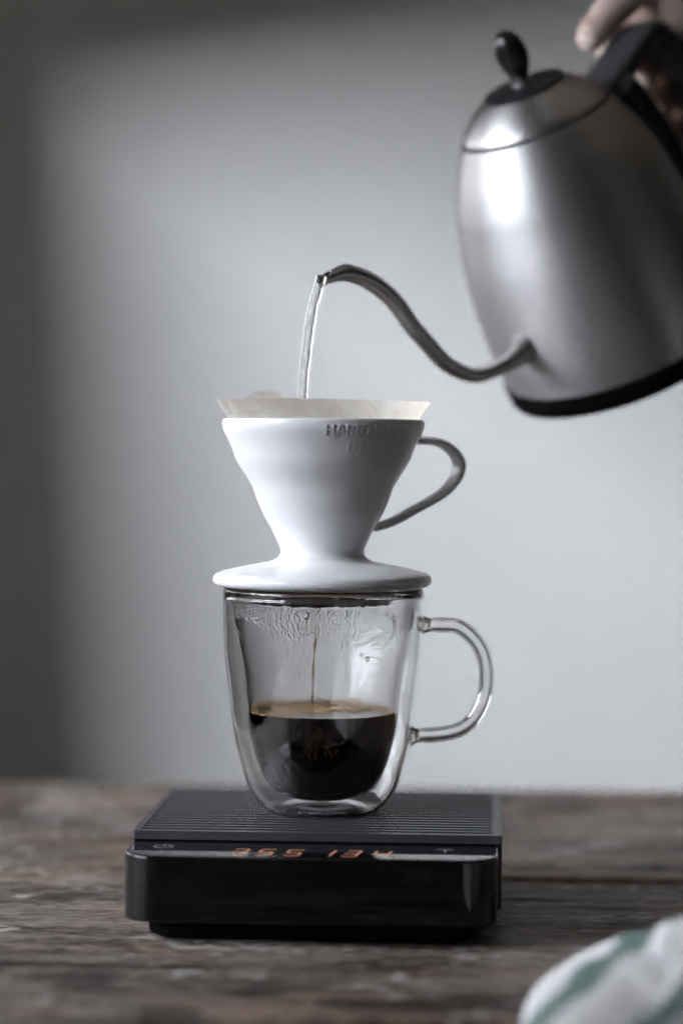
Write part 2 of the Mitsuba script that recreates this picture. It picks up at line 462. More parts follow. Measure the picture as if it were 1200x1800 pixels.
BX0, BX1, BY0 = -0.0765, 0.0750, -0.1025
PANEL_Z = PZ - 0.0042
case = fillet_slab(lambda i: corner_outline(BX0, BX1, BY0, PY1 - 0.002, 0.0150, i, rb=0.004), 0.0092, PANEL_Z, 0.0013)
put('coffee_scale__body', xf(case, SM), 'm_gloss_black', smooth=40)
name('coffee_scale__body', 'glossy black body with rounded front corners')
under = fillet_slab(lambda i: corner_outline(BX0 + 0.009, BX1 - 0.009, BY0 + 0.010, PY1 - 0.010, 0.012, i), 0.0016, 0.0096, 0.002)
put('coffee_scale__base', xf(under, SM), 'm_base_black', smooth=40)  # set low and near-black, standing in for the shadow under the body
rear = fillet_slab(lambda i: corner_outline(-PX + 0.001, PX, PY0 + 0.006, PY1, 0.0025, i), 0.0085, PZ - 0.0046, 0.0008, 3)
put('coffee_scale__rear_case', xf(rear, SM), 'm_case_black', smooth=40)
for k, (x, y) in enumerate([(-0.058, -0.080), (0.057, -0.080), (-0.058, 0.046), (0.057, 0.046)]):
    ft = lathe([(0, 0.0), (0.005, 0.0), (0.006, 0.001), (0.006, 0.0036), (0, 0.0036)], 20, center=(x, y))
    put('coffee_scale__foot' + (f'_{k:03d}' if k else ''), xf(ft, SM), 'm_black_plastic')
name('coffee_scale', 'black digital coffee scale with ribbed platform on the wooden table under the mug', 'kitchen scale')

# printed icons and the lit digits on the glossy panel
IZ = PANEL_Z + 0.00003
pw = Point(0, 0).buffer(0.0040, 32).difference(Point(0, 0).buffer(0.0034, 32)).difference(sbox(-0.0011, 0, 0.0011, 0.006)).union(sbox(-0.00032, 0.0006, 0.00032, 0.0056))
put('coffee_scale__power_icon', xf(extrude(affinity.translate(pw, -0.0620, -0.0785), 0.00006, IZ), SM), 'm_icon', smooth=False)
tt = unary_union([sbox(-0.0034, 0.0027, 0.0034, 0.0034), sbox(-0.0005, -0.004, 0.0005, 0.0034)])
put('coffee_scale__tare_icon', xf(extrude(affinity.translate(tt, 0.0535, -0.0790), 0.00006, IZ), SM), 'm_icon', smooth=False)
SEG = {'a': ((0, 2), (1, 2)), 'b': ((1, 2), (1, 1)), 'c': ((1, 1), (1, 0)), 'd': ((0, 0), (1, 0)), 'e': ((0, 1), (0, 0)), 'f': ((0, 2), (0, 1)), 'g': ((0, 1), (1, 1))}
DIG = {'3': 'abgcd', '5': 'afgcd', '1': 'bc', '4': 'fgbc'}


def digit(ch, x, y, w=0.0058, h=0.0140, slant=0.16, t=0.00085):
    out = []
    for s in DIG[ch]:
        (ax, ay), (bx, by) = SEG[s]
        a = np.array([ax * w, ay * h / 2]); b = np.array([bx * w, by * h / 2])
        d = (b - a) / np.linalg.norm(b - a)
        a, b = a + d * t * 0.75, b - d * t * 0.75
        out.append(LineString([a, b]).buffer(t / 2, cap_style=3))
    g = unary_union(out)
    g = affinity.affine_transform(g, [1, slant, 0, 1, x - w / 2, y])
    return g


bs('m_dark', {'type': 'diffuse', 'reflectance': rgb(0.0, 0.0, 0.0)})
for k, (ch, x) in enumerate(zip('355134', (-0.0312, -0.0200, -0.0086, 0.0042, 0.0146, 0.0268))):
    scene['coffee_scale__display_digit' + (f'_{k:03d}' if k else '')] = {
        **mikit.ply(xf(extrude(digit(ch, x, -0.0965), 0.00006, IZ), SM), 'm_dark'),
        'emitter': {'type': 'area', 'radiance': rgb(0.56, 0.26, 0.17), 'sampling_weight': 0.01}}
name('coffee_scale__display_digit', 'glowing orange display digit 3')

# ------------------------------------------------------------------ glass mug (double wall)
O = spline([(0.0, 0.0432), (0.012, 0.0430), (0.0175, 0.0420), (0.0205, 0.0408), (0.0222, 0.0406), (0.0243, 0.0411), (0.0272, 0.0433), (0.0304, 0.0472), (0.0338, 0.0545),
            (0.0356, 0.0612), (0.0383, 0.0718), (0.0402, 0.0838), (0.0418, 0.0975), (0.0432, 0.110), (0.0438, 0.1225), (0.0440, 0.1330), (0.0440, 0.1378)], 110)
rim = [(0.0438, 0.1386), (0.0432, 0.1392), (0.0424, 0.1393), (0.0417, 0.1388), (0.0413, 0.1378)]
# outer face of the inner wall, from bottom up
I_out = spline([(0.0, 0.0462), (0.006, 0.0463), (0.0125, 0.0468), (0.0182, 0.0486), (0.0236, 0.0528), (0.0279, 0.0612), (0.0309, 0.0715), (0.0328, 0.0812), (0.0337, 0.0900),
                (0.0356, 0.1050), (0.0377, 0.1160), (0.0393, 0.1240), (0.0408, 0.1310), (0.0418, 0.1350)], 110)
TH = 0.0016
I_in = offset_profile(I_out, TH)
I_in[0, 0] = 0
I_in = np.vstack([I_in[I_in[:, 0] >= 0]])
O_in = offset_profile(O, TH)
O_in = O_in[O_in[:, 1] < 0.1345]
O_in[0, 0] = 0
LEVEL = 0.0848
DZ0, DZ1 = 0.1005, 0.1355
# outer skin incl. rim, to the top of the condensation band
up_in = I_in[I_in[:, 1] > DZ1]
r_at = lambda z: np.interp(z, I_in[:, 1], I_in[:, 0])
skin_prof = np.vstack([O, rim, [(r_at(0.1372) if I_in[-1, 1] > 0.1372 else 0.0405, 0.1368)], [(r_at(DZ1), DZ1)]])
put('glass_mug__outer_wall', lathe(skin_prof, 160), 'm_glass', smooth=True)
cav_prof = np.vstack([O_in, [(0.0424, 0.1358), (0.0420, 0.1361), (0.0417, 0.1357)], I_out[::-1][I_out[::-1][:, 1] < 0.1355]])
put('glass_mug__air_gap', lathe(cav_prof, 160, flip=True), 'm_glass', smooth=True)
mid = I_in[(I_in[:, 1] > LEVEL) & (I_in[:, 1] < DZ0)]
inner_prof = np.vstack([[(r_at(LEVEL), LEVEL)], mid, [(r_at(DZ0), DZ0)]])
iw = lathe(inner_prof, 160, flip=True)


def put_part(key, t, keep, mat):
    g = trimesh.Trimesh(t.vertices, np.asarray(t.faces)[keep], process=False)
    path = meshkit.write_ply(g, False, normals=np.asarray(t.vertex_normals))
    scene[key] = {'type': 'ply', 'filename': path, 'face_normals': False, 'bsdf': {'type': 'ref', 'id': mat}}


iback = iw.triangles_center[:, 1] > 0.004
put_part('glass_mug__inner_wall', iw, ~iback, 'm_glass')
put_part('glass_mug__steamed_wall', iw, iback, 'm_fogged_glass')

# condensation: water beads on the inside of the inner wall, as relief of that wall
na, nz = 1300, 170
ang = np.arange(na) * 2 * PI / na
zz = np.linspace(DZ0, DZ1, nz)
H = np.zeros((nz, na))
cell_a, cell_z = 2 * PI * 0.037 / na, zz[1] - zz[0]


def bead(a, z, r, hk=0.55, stretch=1.0):
    ra, rz = int(r / cell_a) + 2, int(r * stretch / cell_z) + 2
    ia, iz = int(a / (2 * PI) * na), int((z - DZ0) / cell_z)
    ja = np.arange(ia - ra, ia + ra + 1)
    jz = np.arange(max(iz - rz, 1), min(iz + rz + 1, nz - 1))
    if len(jz) == 0: return
    da = (ja * 2 * PI / na - a) * 0.037
    dz = (DZ0 + jz * cell_z - z) / stretch
    d2 = da[None] ** 2 + dz[:, None] ** 2
    hh = hk * r * np.sqrt(np.clip(1 - d2 / r ** 2, 0, 1))
    sub = np.ix_(jz, ja % na)
    H[sub] = np.maximum(H[sub], hh)


def low_edge(a):                                                       # lower edge of the beaded band, by direction (front = -90 degrees)
    x = math.cos(a)
    if math.sin(a) > 0.05:
        return 0.1285 + 0.004 * (meshkit.noise(np.array([a * 9, 0.3, 1.7])) - 0.5)
    e = np.interp(x, [-1, -0.82, -0.62, -0.25, 0.0, 0.3, 0.72, 0.9, 1], [0.1275, 0.1265, 0.1210, 0.1200, 0.1185, 0.1155, 0.1150, 0.1210, 0.1240])
    return e + 0.004 * (meshkit.noise(np.array([a * 9, 0.3, 1.7])) - 0.5) + 0.002 * (meshkit.noise(np.array([a * 31, 0.3, 5.7])) - 0.5)


gcell = 0.0017
grid_b = {}


def free(a, z, r, pack):
    u, w = int(a * 0.037 / gcell), int(z / gcell)
    for du in (-1, 0, 1):
        for dw in (-1, 0, 1):
            for (a2, z2, r2_) in grid_b.get((u + du, w + dw), ()):
                if ((a - a2) * 0.037) ** 2 + (z - z2) ** 2 < (pack * (r + r2_)) ** 2: return False
    grid_b.setdefault((u, w), []).append((a, z, r))
    return True


for k in range(32000):
    a = rng.random() * 2 * PI
    z = DZ0 + 0.001 + rng.random() * (DZ1 - DZ0 - 0.002)
    le = low_edge(a)
    if z < le or rng.random() > 0.25 + (z - le) / 0.003: continue
    if z > 0.1322 and math.cos(a) > -0.72: continue
    x = math.cos(a)
    big = np.interp(x, [-1, -0.5, 0.2, 0.8], [0.70, 0.66, 0.56, 0.44])
    r = big * 0.001 * (rng.uniform(0.75, 1.2) if k < 9000 else rng.uniform(0.35, 0.7))
    if free(a, z, r, 0.92): bead(a, z, r, 0.36, 1.0 + 0.2 * rng.random())
for a, z, r, s in [(200, 0.1205, 1.1, 1.2), (-63, 0.1125, 0.75, 1.1), (-58, 0.1105, 1.0, 1.1), (-40, 0.1275, 1.2, 1.1), (-38, 0.1245, 0.7, 2.4), (-100, 0.1295, 1.1, 1.5), (-76, 0.1300, 0.9, 1.8), (-47, 0.130, 0.6, 2.0), (-78, 0.1165, 0.5, 1.6),
                   (212, 0.1135, .55, 1.), (221, 0.111, .5, 1.), (206, 0.1115, .6, 1.1), (216, 0.1165, .45, 1.)]:
    bead(math.radians(a) % (2 * PI), z, r * 0.001, 0.5, s)
for _ in range(90):
    a = rng.random() * 2 * PI
    bead(a, DZ0 + 0.001 + rng.random() * 0.020, 0.0002 + 0.00025 * rng.random(), 0.5)
from scipy.ndimage import gaussian_filter
H = gaussian_filter(H, 0.55, mode=('nearest', 'wrap'))
H[0] = 0; H[-1] = 0
rr = r_at(zz)[:, None] - H
v = np.stack([rr * np.cos(ang), rr * np.sin(ang), np.repeat(zz[:, None], na, 1)], -1).reshape(-1, 3)
i, j = np.meshgrid(np.arange(nz - 1), np.arange(na), indexing='ij')
j2 = (j + 1) % na
A, B, C, D = i * na + j, i * na + j2, (i + 1) * na + j2, (i + 1) * na + j
f = np.concatenate([np.stack([A, C, B], -1).reshape(-1, 3), np.stack([A, D, C], -1).reshape(-1, 3)])
cd = trimesh.Trimesh(v, f, process=False)
cback = cd.triangles_center[:, 1] > 0.004
put_part('glass_mug__condensation', cd, ~cback, 'm_glass')
put_part('glass_mug__condensation_001', cd, cback, 'm_fogged_glass')
labels['glass_mug__condensation_001'] = {'label': 'water beads on the steamed up rear mug wall', 'kind': 'stuff'}
labels['glass_mug__condensation'] = {'label': 'band of condensed water beads inside the upper mug wall', 'kind': 'stuff'}

# the mug's hollow glass handle
hp = [(0.0441, 0.1228), (0.0468, 0.1228), (0.0505, 0.1228), (0.0545, 0.1227), (0.0592, 0.1222), (0.0650, 0.1184), (0.0698, 0.1120), (0.0722, 0.1027), (0.0716, 0.0928), (0.0690, 0.0852), (0.0640, 0.0786), (0.0570, 0.0752), (0.0500, 0.0742), (0.0455, 0.0739), (0.0420, 0.0738), (0.0391, 0.0738)]
hc = spline(hp, 90)
HA = math.radians(4)
hpath = np.c_[hc[:, 0] * math.cos(HA), hc[:, 0] * math.sin(HA), hc[:, 1]]
t = np.linspace(0, 1, 90)
flare = 0.0009 * np.exp(-((t) / 0.014) ** 2) + 0.0016 * np.exp(-((1 - t) / 0.016) ** 2) - 0.0004 * np.exp(-((t - 0.05) / 0.02) ** 2) - 0.0004 * np.exp(-((t - 0.95) / 0.02) ** 2)
ro = 0.00345 - 0.00035 * np.sin(PI * t) + flare
ht = tube(hpath, ro, 36)
hi = tube(hpath[4:-4], np.full(82, 0.0018), 28)
hi.faces = hi.faces[:, ::-1]
put('glass_mug__handle', cat(ht, hi), 'm_glass', smooth=40)
name('glass_mug', 'clear double walled glass mug with black coffee in it, standing on the black scale', 'mug')

# etched lettering round the foot of the mug
tx = meshkit.text_mesh('4.7  patent pending', 0.0016, 0.00008)
tv = np.asarray(tx.vertices)
wdt = tv[:, 0].max()
a = -PI / 2 + (tv[:, 0] - wdt / 2) / 0.0262
r0 = 0.0268 + (tv[:, 1]) * 0.72 + 0.00012 + tv[:, 2]
tv2 = np.c_[r0 * np.cos(a), r0 * np.sin(a), 0.0430 + tv[:, 1] * 0.8 - tv[:, 2]]
bs('m_etch', {'type': 'twosided', 'b': {'type': 'diffuse', 'reflectance': rgb(0.42, 0.43, 0.45)}})
put('glass_mug__lettering', trimesh.Trimesh(tv2, tx.faces, process=False), 'm_etch', smooth=False)

# ------------------------------------------------------------------ coffee in the mug
cw = offset_profile(I_out, TH - 0.00004)
cw = cw[(cw[:, 0] >= 0) & (cw[:, 1] < LEVEL)]
cw[0, 0] = 0
rl = r_at(LEVEL) + 0.00003
put('coffee__liquid', lathe(np.vstack([cw, [(rl, LEVEL + 0.00005)]]), 128), 'm_coffee_side', smooth=True)
surf = lathe([(rl, LEVEL + 0.00005), (rl - 0.0004, LEVEL - 0.0002), (rl - 0.0012, LEVEL - 0.00045), (rl - 0.003, LEVEL - 0.0005), (0.0, LEVEL - 0.0005)], 128)
put('coffee__surface', surf, 'm_coffee', smooth=True)
# foam of fine bubbles: along the wall and a raft at the back left
parts = []
s0 = trimesh.creation.icosphere(subdivisions=1)
half = s0.copy()
half.update_faces(half.triangles_center[:, 2] > -0.35)
half.remove_unreferenced_vertices()


def bubble(x, y, z, br, flat=0.7):
    parts.append((half.vertices * [br, br, br * flat] + [x, y, z], half.faces))


for _ in range(15000):
    a, q = rng.random() * 2 * PI, math.sqrt(rng.random()) * (rl - 0.0004)
    x, y = q * math.cos(a), q * math.sin(a)
    edge = rl - 0.0004 - q
    raft = 0.80 * y - 0.60 * x + 0.002 + 0.020 * (meshkit.fbm(np.array([x * 110, y * 110, 3.0]), 3) - 0.5)
    rimw = (0.0035 if y > 0 else 0.0007) * (0.5 + meshkit.noise(np.array([a * 6, 1.0, 2.0])))
    if y < 0 and -0.68 < math.cos(a) < 0.72: rimw = 0
    if raft < 0 and edge > rimw: continue
    if raft < 0.004 and edge > rimw and rng.random() > raft / 0.004: continue
    br = 0.00018 + 0.00040 * rng.random() ** 2.2
    heap = 0.0040 * rng.random() * max(0.0, min(1.0, raft / 0.012)) * math.exp(-edge / 0.006)
    bubble(x, y, LEVEL - 0.00045 + heap + 0.0005 * math.exp(-edge / 0.0007), br)
for c, w, n_ in ((216, 12, 330), (196, 10, 260), (326, 9, 150), (340, 7, 110)):   # larger beads gathered at the glass, front left and front right
    for _ in range(n_):
        a = math.radians(c + rng.normal(0, w))
        br = 0.00025 + 0.0004 * rng.random()
        d = 0.0003 + abs(rng.normal(0, 0.0013))
        bubble((rl - d - br * 0.5) * math.cos(a), (rl - d - br * 0.5) * math.sin(a), LEVEL - 0.0006 + 0.0016 * rng.random() * math.exp(-d / 0.0012), br, 0.9)
for _ in range(70):                                                    # bubbles drifting in the middle
    bubble(rng.normal(0.004, 0.008), rng.normal(0.002, 0.010), LEVEL - 0.00045, 0.0002 + 0.0004 * rng.random() ** 2)
off_, fv, ff = 0, [], []
for v_, f_ in parts:
    fv.append(v_); ff.append(f_ + off_); off_ += len(v_)
foam = trimesh.Trimesh(np.vstack(fv), np.vstack(ff), process=False)
put('coffee__foam', foam, 'm_foam', smooth=True)
labels['coffee__foam'] = {'label': 'golden brown foam of fine bubbles along the coffee edge', 'kind': 'stuff'}
name('coffee', 'black coffee with a golden foam edge, in the glass mug', 'coffee')

# drip from the dripper
dz = np.linspace(0, 1, 60)
dp = np.c_[-0.0030 - 0.0024 * dz ** 1.5 + 0.0003 * np.sin(dz * 9), np.full(60, 0.0), 0.1312 - (0.1312 - LEVEL) * dz]
drad = 0.0020 * np.exp(-(dz / 0.03) ** 2) + 0.00050 + 0.00016 * np.sin(dz * 23) + 0.0006 * np.exp(-((dz - 0.22) / 0.03) ** 2) - 0.0002 * dz
put('coffee_drip', tube(dp, drad, 16), 'm_drip', smooth=True)
name('coffee_drip', 'thin amber stream of coffee falling from the dripper into the mug', 'coffee stream')

# ------------------------------------------------------------------ white ceramic dripper
DX = -0.0006
ext = spline([(0.0440, 0.1402), (0.0470, 0.1406), (0.0481, 0.1426), (0.0474, 0.1446), (0.0445, 0.1461), (0.0350, 0.1484), (0.0262, 0.1500), (0.0212, 0.1514), (0.0190, 0.1532), (0.0183, 0.1552), (0.0187, 0.1568),
              (0.0204, 0.1606), (0.0228, 0.1655), (0.0245, 0.1682), (0.0262, 0.1715), (0.0290, 0.1778), (0.0309, 0.1830), (0.0347, 0.1895), (0.0381, 0.1952), (0.0399, 0.1998), (0.0425, 0.2055), (0.0440, 0.2088), (0.0444, 0.2110), (0.0443, 0.2124)], 150)
rimd = [(0.0440, 0.2130), (0.0433, 0.2133), (0.0424, 0.2132), (0.0418, 0.2127)]
inn = [(0.0408, 0.2095), (0.0085, 0.1540), (0.0085, 0.1430), (0.0250, 0.1395)]
skirt = [(0.0290, 0.1390), (0.0292, 0.1338), (0.0300, 0.1332), (0.0310, 0.1336), (0.0314, 0.1384), (0.0330, 0.1399)]
body = lathe(np.vstack([skirt, ext, rimd, inn, [skirt[0]]]), 160, center=(DX, 0))
# three soft spiral swellings inside show as faint waves outside
put('dripper__body', body, 'm_ceramic', smooth=40)
hd = spline([(0.0420, 0.2044), (0.0455, 0.2043), (0.0490, 0.2042), (0.0540, 0.2034), (0.0596, 0.1992), (0.0621, 0.1932), (0.0605, 0.1872), (0.0560, 0.1812), (0.0495, 0.1765), (0.0400, 0.1710), (0.0320, 0.1674), (0.0250, 0.1656)], 80)
DA = math.radians(24)
hd[:, 0] = np.where(hd[:, 0] > 0.044, 0.044 + (hd[:, 0] - 0.044) * 1.26, hd[:, 0])
hpth = np.c_[DX + hd[:, 0] * math.cos(DA), hd[:, 0] * math.sin(DA), hd[:, 1]]
ts = np.linspace(0, 1, 80)
side = 0.0050 + 0.0010 * np.sin(PI * ts)
nrm = np.array([-math.sin(DA), math.cos(DA), 0])
put('dripper__handle', tube(hpth, np.c_[np.full(80, 0.0019), side], 28, up=nrm), 'm_ceramic', smooth=50)


def wrap_text(text, height, depth, az_c, z_base, lift):
    t3 = meshkit.text_mesh(text, height, depth)
    vv, ff_ = trimesh.remesh.subdivide_to_size(t3.vertices, t3.faces, 0.0007, max_iter=12)
    t3 = trimesh.Trimesh(vv, ff_, process=False)
    v = np.asarray(t3.vertices)
    z = z_base + v[:, 1]
    r = np.interp(z, ext[10:, 1], ext[10:, 0])
    a = az_c + (v[:, 0] - v[:, 0].max() / 2) / np.mean(r)
    R = r + v[:, 2] + lift
    return trimesh.Trimesh(np.c_[DX + R * np.cos(a), R * np.sin(a), z], t3.faces, process=False)


put('dripper__lettering', cat(wrap_text('HARIO V60', 0.0045, 0.0012, math.radians(-90 + 23), 0.2062, -0.0006), wrap_text('01', 0.0050, 0.0009, math.radians(-90 + 20), 0.1985, -0.0006)), 'm_ceramic', smooth=30)
name('dripper__lettering', 'raised lettering in the glaze near the rim')
name('dripper', 'white ceramic cone coffee dripper with side handle, resting on the glass mug', 'coffee dripper')

# coffee stain along the lower lip of the dripper
st = []
for k in range(150):
    a = math.radians(-90 + rng.normal(-8, 34))
    if rng.random() < 0.2: a = math.radians(-90 + rng.uniform(-45, 30))
    s = s0.copy(); r = 0.0005 + 0.0006 * rng.random()
    s.apply_scale([r, r, r * (0.6 + 0.6 * rng.random())])
    s.apply_translation([DX + 0.0303 * math.cos(a), 0.0303 * math.sin(a), 0.1334])
    st.append(s)
bs('m_stain', {'type': 'principled', 'base_color': rgb(0.055, 0.022, 0.008), 'roughness': 0.12, 'specular': 0.5})
put('dripper__coffee_residue', cat(*st), 'm_stain', smooth=True)
labels['dripper__coffee_residue'] = {'label': 'brown wet coffee beads along the lower lip', 'kind': 'stuff'}

# ------------------------------------------------------------------ paper filter
nu, nv = 360, 40
U, V = np.meshgrid(np.arange(nu) / nu, np.linspace(0, 1, nv), indexing='ij')
az = U * 2 * PI


def bump(c, w):
    d = (np.degrees(az) - c + 180) % 360 - 180
    return np.exp(-(d / w) ** 2)


d_t = (np.degrees(az) - 122 + 180) % 360 - 180
tab = smooth_t = np.clip((d_t + 11) / 7, 0, 1) * np.clip((20 - d_t) / 18, 0, 1)
ztop = 0.2213 + 0.0005 * (meshkit.fbm(np.stack([np.cos(az) * 3, np.sin(az) * 3, az * 0], -1), 3) - 0.5) + 0.0047 * np.clip(tab * 1.4, 0, 1) - 0.0003 * np.cos(az)
zb = 0.160
Z = zb + (ztop - zb) * V
base_r = 0.0105 + (Z - 0.158) * (0.0410 - 0.0105) / (0.2120 - 0.158)
flare = np.clip((Z - 0.2105) / 0.011, 0, 1.6)
RR = base_r + 0.0010 * flare ** 2 - 0.004 * np.clip(tab, 0, 1) * np.clip(V - 0.85, 0, 1) / 0.15
wr = 0.0006 * (meshkit.fbm(np.stack([np.cos(az) * 7, np.sin(az) * 7, Z * 60], -1), 3) - 0.5) - 0.0009 * bump(205, 3.0) * np.clip((Z - 0.205) / 0.01, 0, 1) + 0.0007 * bump(197, 6) * flare
RR = RR + wr * np.clip((Z - 0.21) / 0.006, 0.1, 1)
pv = np.stack([DX + RR * np.cos(az), RR * np.sin(az), Z], -1).reshape(-1, 3)
idx = np.arange(nu * nv).reshape(nu, nv)
i2 = np.roll(idx, -1, 0)
A, B, C, D = idx[:, :-1], i2[:, :-1], i2[:, 1:], idx[:, 1:]
pf = np.concatenate([np.stack([A, B, C], -1).reshape(-1, 3), np.stack([A, C, D], -1).reshape(-1, 3)])
puv = np.stack([az * 0.045, Z], -1).reshape(-1, 2)
put('paper_filter', trimesh.Trimesh(pv, pf, process=False), 'm_paper', smooth=True, uv=puv)
name('paper_filter', 'cream paper filter with a folded tab, sticking out of the white dripper', 'paper filter')
gr = lathe([(0.0, 0.188), (0.012, 0.1885), (0.022, 0.190), (0.0272, 0.192)], 64, center=(DX, 0))
gv = np.asarray(gr.vertices)
gr.vertices = gv + np.c_[gv[:, 0] * 0, gv[:, 0] * 0, 0.002 * (meshkit.fbm(gv * 400, 3) - 0.5)]
put('coffee_grounds', gr, 'm_grounds', smooth=True)
name('coffee_grounds', 'wet dark coffee grounds inside the paper filter', 'coffee grounds')

# ------------------------------------------------------------------ gooseneck kettle (local frame: F to the spout, A up, B = A x F)
KO = np.array([0.0931, 0.1000, 0.3739])
AZK, THK = math.radians(42), math.radians(29.47)
sv = np.array([-math.cos(AZK), -math.sin(AZK), 0])
KA = np.array([0, 0, math.cos(THK)]) + math.sin(THK) * sv
KF = math.cos(THK) * sv - math.sin(THK) * np.array([0, 0, 1.0])
KB = np.cross(KA, KF)
KM = np.eye(4)
KM[:3, 0], KM[:3, 1], KM[:3, 2], KM[:3, 3] = KF, KB, KA, KO        # local x = F, y = B, z = A


def lathe_uv(prof, n=180):
    """Revolved surface with a seam and uv: u round (metres-ish), v along."""
    p = np.asarray(prof, float)
    m = len(p)
    a = np.linspace(0, 2 * PI, n + 1)
    wav = 1 + 0.0030 * (meshkit.fbm(np.stack([np.cos(a) * 6, np.sin(a) * 6, a * 0], -1), 3) - 0.5)
    v = np.stack([p[:, None, 0] * np.cos(a) * wav, p[:, None, 0] * np.sin(a) * wav, np.repeat(p[:, 1:2], n + 1, 1)], -1).reshape(-1, 3)
    s = np.r_[0, np.cumsum(np.linalg.norm(np.diff(p, axis=0), axis=1))]
    uv = np.stack([np.repeat(a[None] * 0.06, m, 0), np.repeat(s[:, None], n + 1, 1)], -1).reshape(-1, 2)
    i, j = np.meshgrid(np.arange(m - 1), np.arange(n), indexing='ij')
    w = n + 1
    A, B, C, D = i * w + j, i * w + j + 1, (i + 1) * w + j + 1, (i + 1) * w + j
    f = np.concatenate([np.stack([A, B, C], -1).reshape(-1, 3), np.stack([A, C, D], -1).reshape(-1, 3)])
    t = np.gradient(p, axis=0)
    nn = np.stack([t[:, 1], -t[:, 0]], 1)
    nn /= np.linalg.norm(nn, axis=1, keepdims=True) + 1e-12
    dw = np.gradient(wav, a)
    a2 = a - dw
    nrm = np.stack([nn[:, None, 0] * np.cos(a2), nn[:, None, 0] * np.sin(a2), np.repeat(nn[:, 1:2], n + 1, 1)], -1).reshape(-1, 3)
    return v, f, uv, nrm


def put_lathe(key, prof, mat):
    v, f, uv, nrm = lathe_uv(prof)
    v = v @ KM[:3, :3].T + KM[:3, 3]
    nrm = nrm @ KM[:3, :3].T
    path = meshkit.write_ply((v, f), False, uv, None, normals=nrm)
    scene[key] = {'type': 'ply', 'filename': path, 'face_normals': False, 'bsdf': {'type': 'ref', 'id': mat}}


kb = spline([(0.0574, -0.1440), (0.0585, -0.1353), (0.0597, -0.1213), (0.0598, -0.1036), (0.0588, -0.0864), (0.0567, -0.0706), (0.0532, -0.0538), (0.0523, -0.0496), (0.0474, -0.0353), (0.0431, -0.0266), (0.0395, -0.0200), (0.0379, -0.0174)], 80)
put_lathe('kettle__body', np.vstack([kb, [(0.0376, -0.0171), (0.0371, -0.0176), (0.0360, -0.0200)]]), 'm_steel')
name('kettle__body', 'brushed steel body')
kl = np.vstack([[(0.0352, -0.0195), (0.0358, -0.0172)], spline([(0.0366, -0.0159), (0.0352, -0.0132), (0.0325, -0.0100), (0.0277, -0.0057), (0.0225, -0.0022), (0.0196, -0.0008)], 30)])
put_lathe('kettle__lid', kl, 'm_steel_lid')
disc = lathe([(0.0205, -0.0016), (0.0203, 0.0002), (0.0192, 0.0009), (0.0150, 0.0014), (0.0070, 0.0022), (0.0, 0.0024)], 72)
put('kettle__lid_disc', xf(disc, KM), 'm_black_plastic', smooth=40)
wash = lathe([(0.0052, 0.0020), (0.0050, 0.0036), (0.0036, 0.0042), (0.0, 0.0043)], 40)
put('kettle__washer', xf(wash, KM), 'm_steel_tube', smooth=40)
knob = lathe(spline([(0.0, 0.0035), (0.0030, 0.0038), (0.0046, 0.0060), (0.0068, 0.0100), (0.0080, 0.0150), (0.0078, 0.0200), (0.0062, 0.0248), (0.0034, 0.0280), (0.0, 0.0292)], 50), 48)
kv = np.asarray(knob.vertices)
knob.vertices = np.c_[kv[:, 0] * 0.9 + 0.0012 * np.clip((kv[:, 2] - 0.01) / 0.02, 0, 1) ** 2, kv[:, 1] * 1.0, kv[:, 2]]
put('kettle__lid_knob', xf(knob, KM), 'm_black_knob', smooth=True)
base = lathe([(0.0, -0.1505), (0.0520, -0.1505), (0.0555, -0.1502), (0.0578, -0.1492), (0.0588, -0.1474), (0.0592, -0.1446), (0.0596, -0.1392), (0.0593, -0.1386), (0.0570, -0.1384)], 128)
put('kettle__base', xf(base, KM), 'm_base_black', smooth=40)
# spout, hollow, with a slanted mouth
sp = spline([(-0.1085, 0.0540), (-0.1104, 0.0686), (-0.1090, 0.0828), (-0.1056, 0.0944), (-0.0994, 0.1026), (-0.0904, 0.1100), (-0.0795, 0.1149), (-0.0652, 0.1207), (-0.0530, 0.1242), (-0.0401, 0.1312), (-0.0313, 0.1391), (-0.0257, 0.1475), (-0.0231, 0.1561), (-0.0213, 0.1628)], 130)
spath = np.c_[sp[:, 1], np.zeros(130), sp[:, 0]]
q = np.linspace(0, 1, 130)
srad = np.interp(q, [0, 0.06, 0.12, 0.2, 0.5, 0.75, 0.9, 1], [0.0092, 0.0058, 0.0041, 0.0036, 0.0040, 0.0042, 0.0037, 0.0030])
so = tube(spath, srad, 36, caps=False, up=(0, 1, 0))
si_ = tube(spath[95:], srad[95:] - 0.0006, 36, caps=False, up=(0, 1, 0))


def slant(m, nring, n, tail):
    """Pull the last rings back along the upper side so that the mouth is cut at a slant."""
    v = np.asarray(m.vertices).copy().reshape(nring, n, 3)
    end, tdir = spath[-1], spath[-1] - spath[-3]
    tdir = tdir / np.linalg.norm(tdir)
    upd = np.array([-tdir[2], 0, tdir[0]])
    if upd[2] < 0: upd = -upd
    for k in range(nring - tail, nring):
        w = (k - (nring - tail)) / (tail - 1)
        side = ((v[k] - (spath[k - nring] if True else 0)) @ upd) / 0.003
        v[k] -= tdir * (np.clip(side + 0.9, 0, 2) * 0.0048 * w)[:, None]
    m.vertices = v.reshape(-1, 3)
    return m


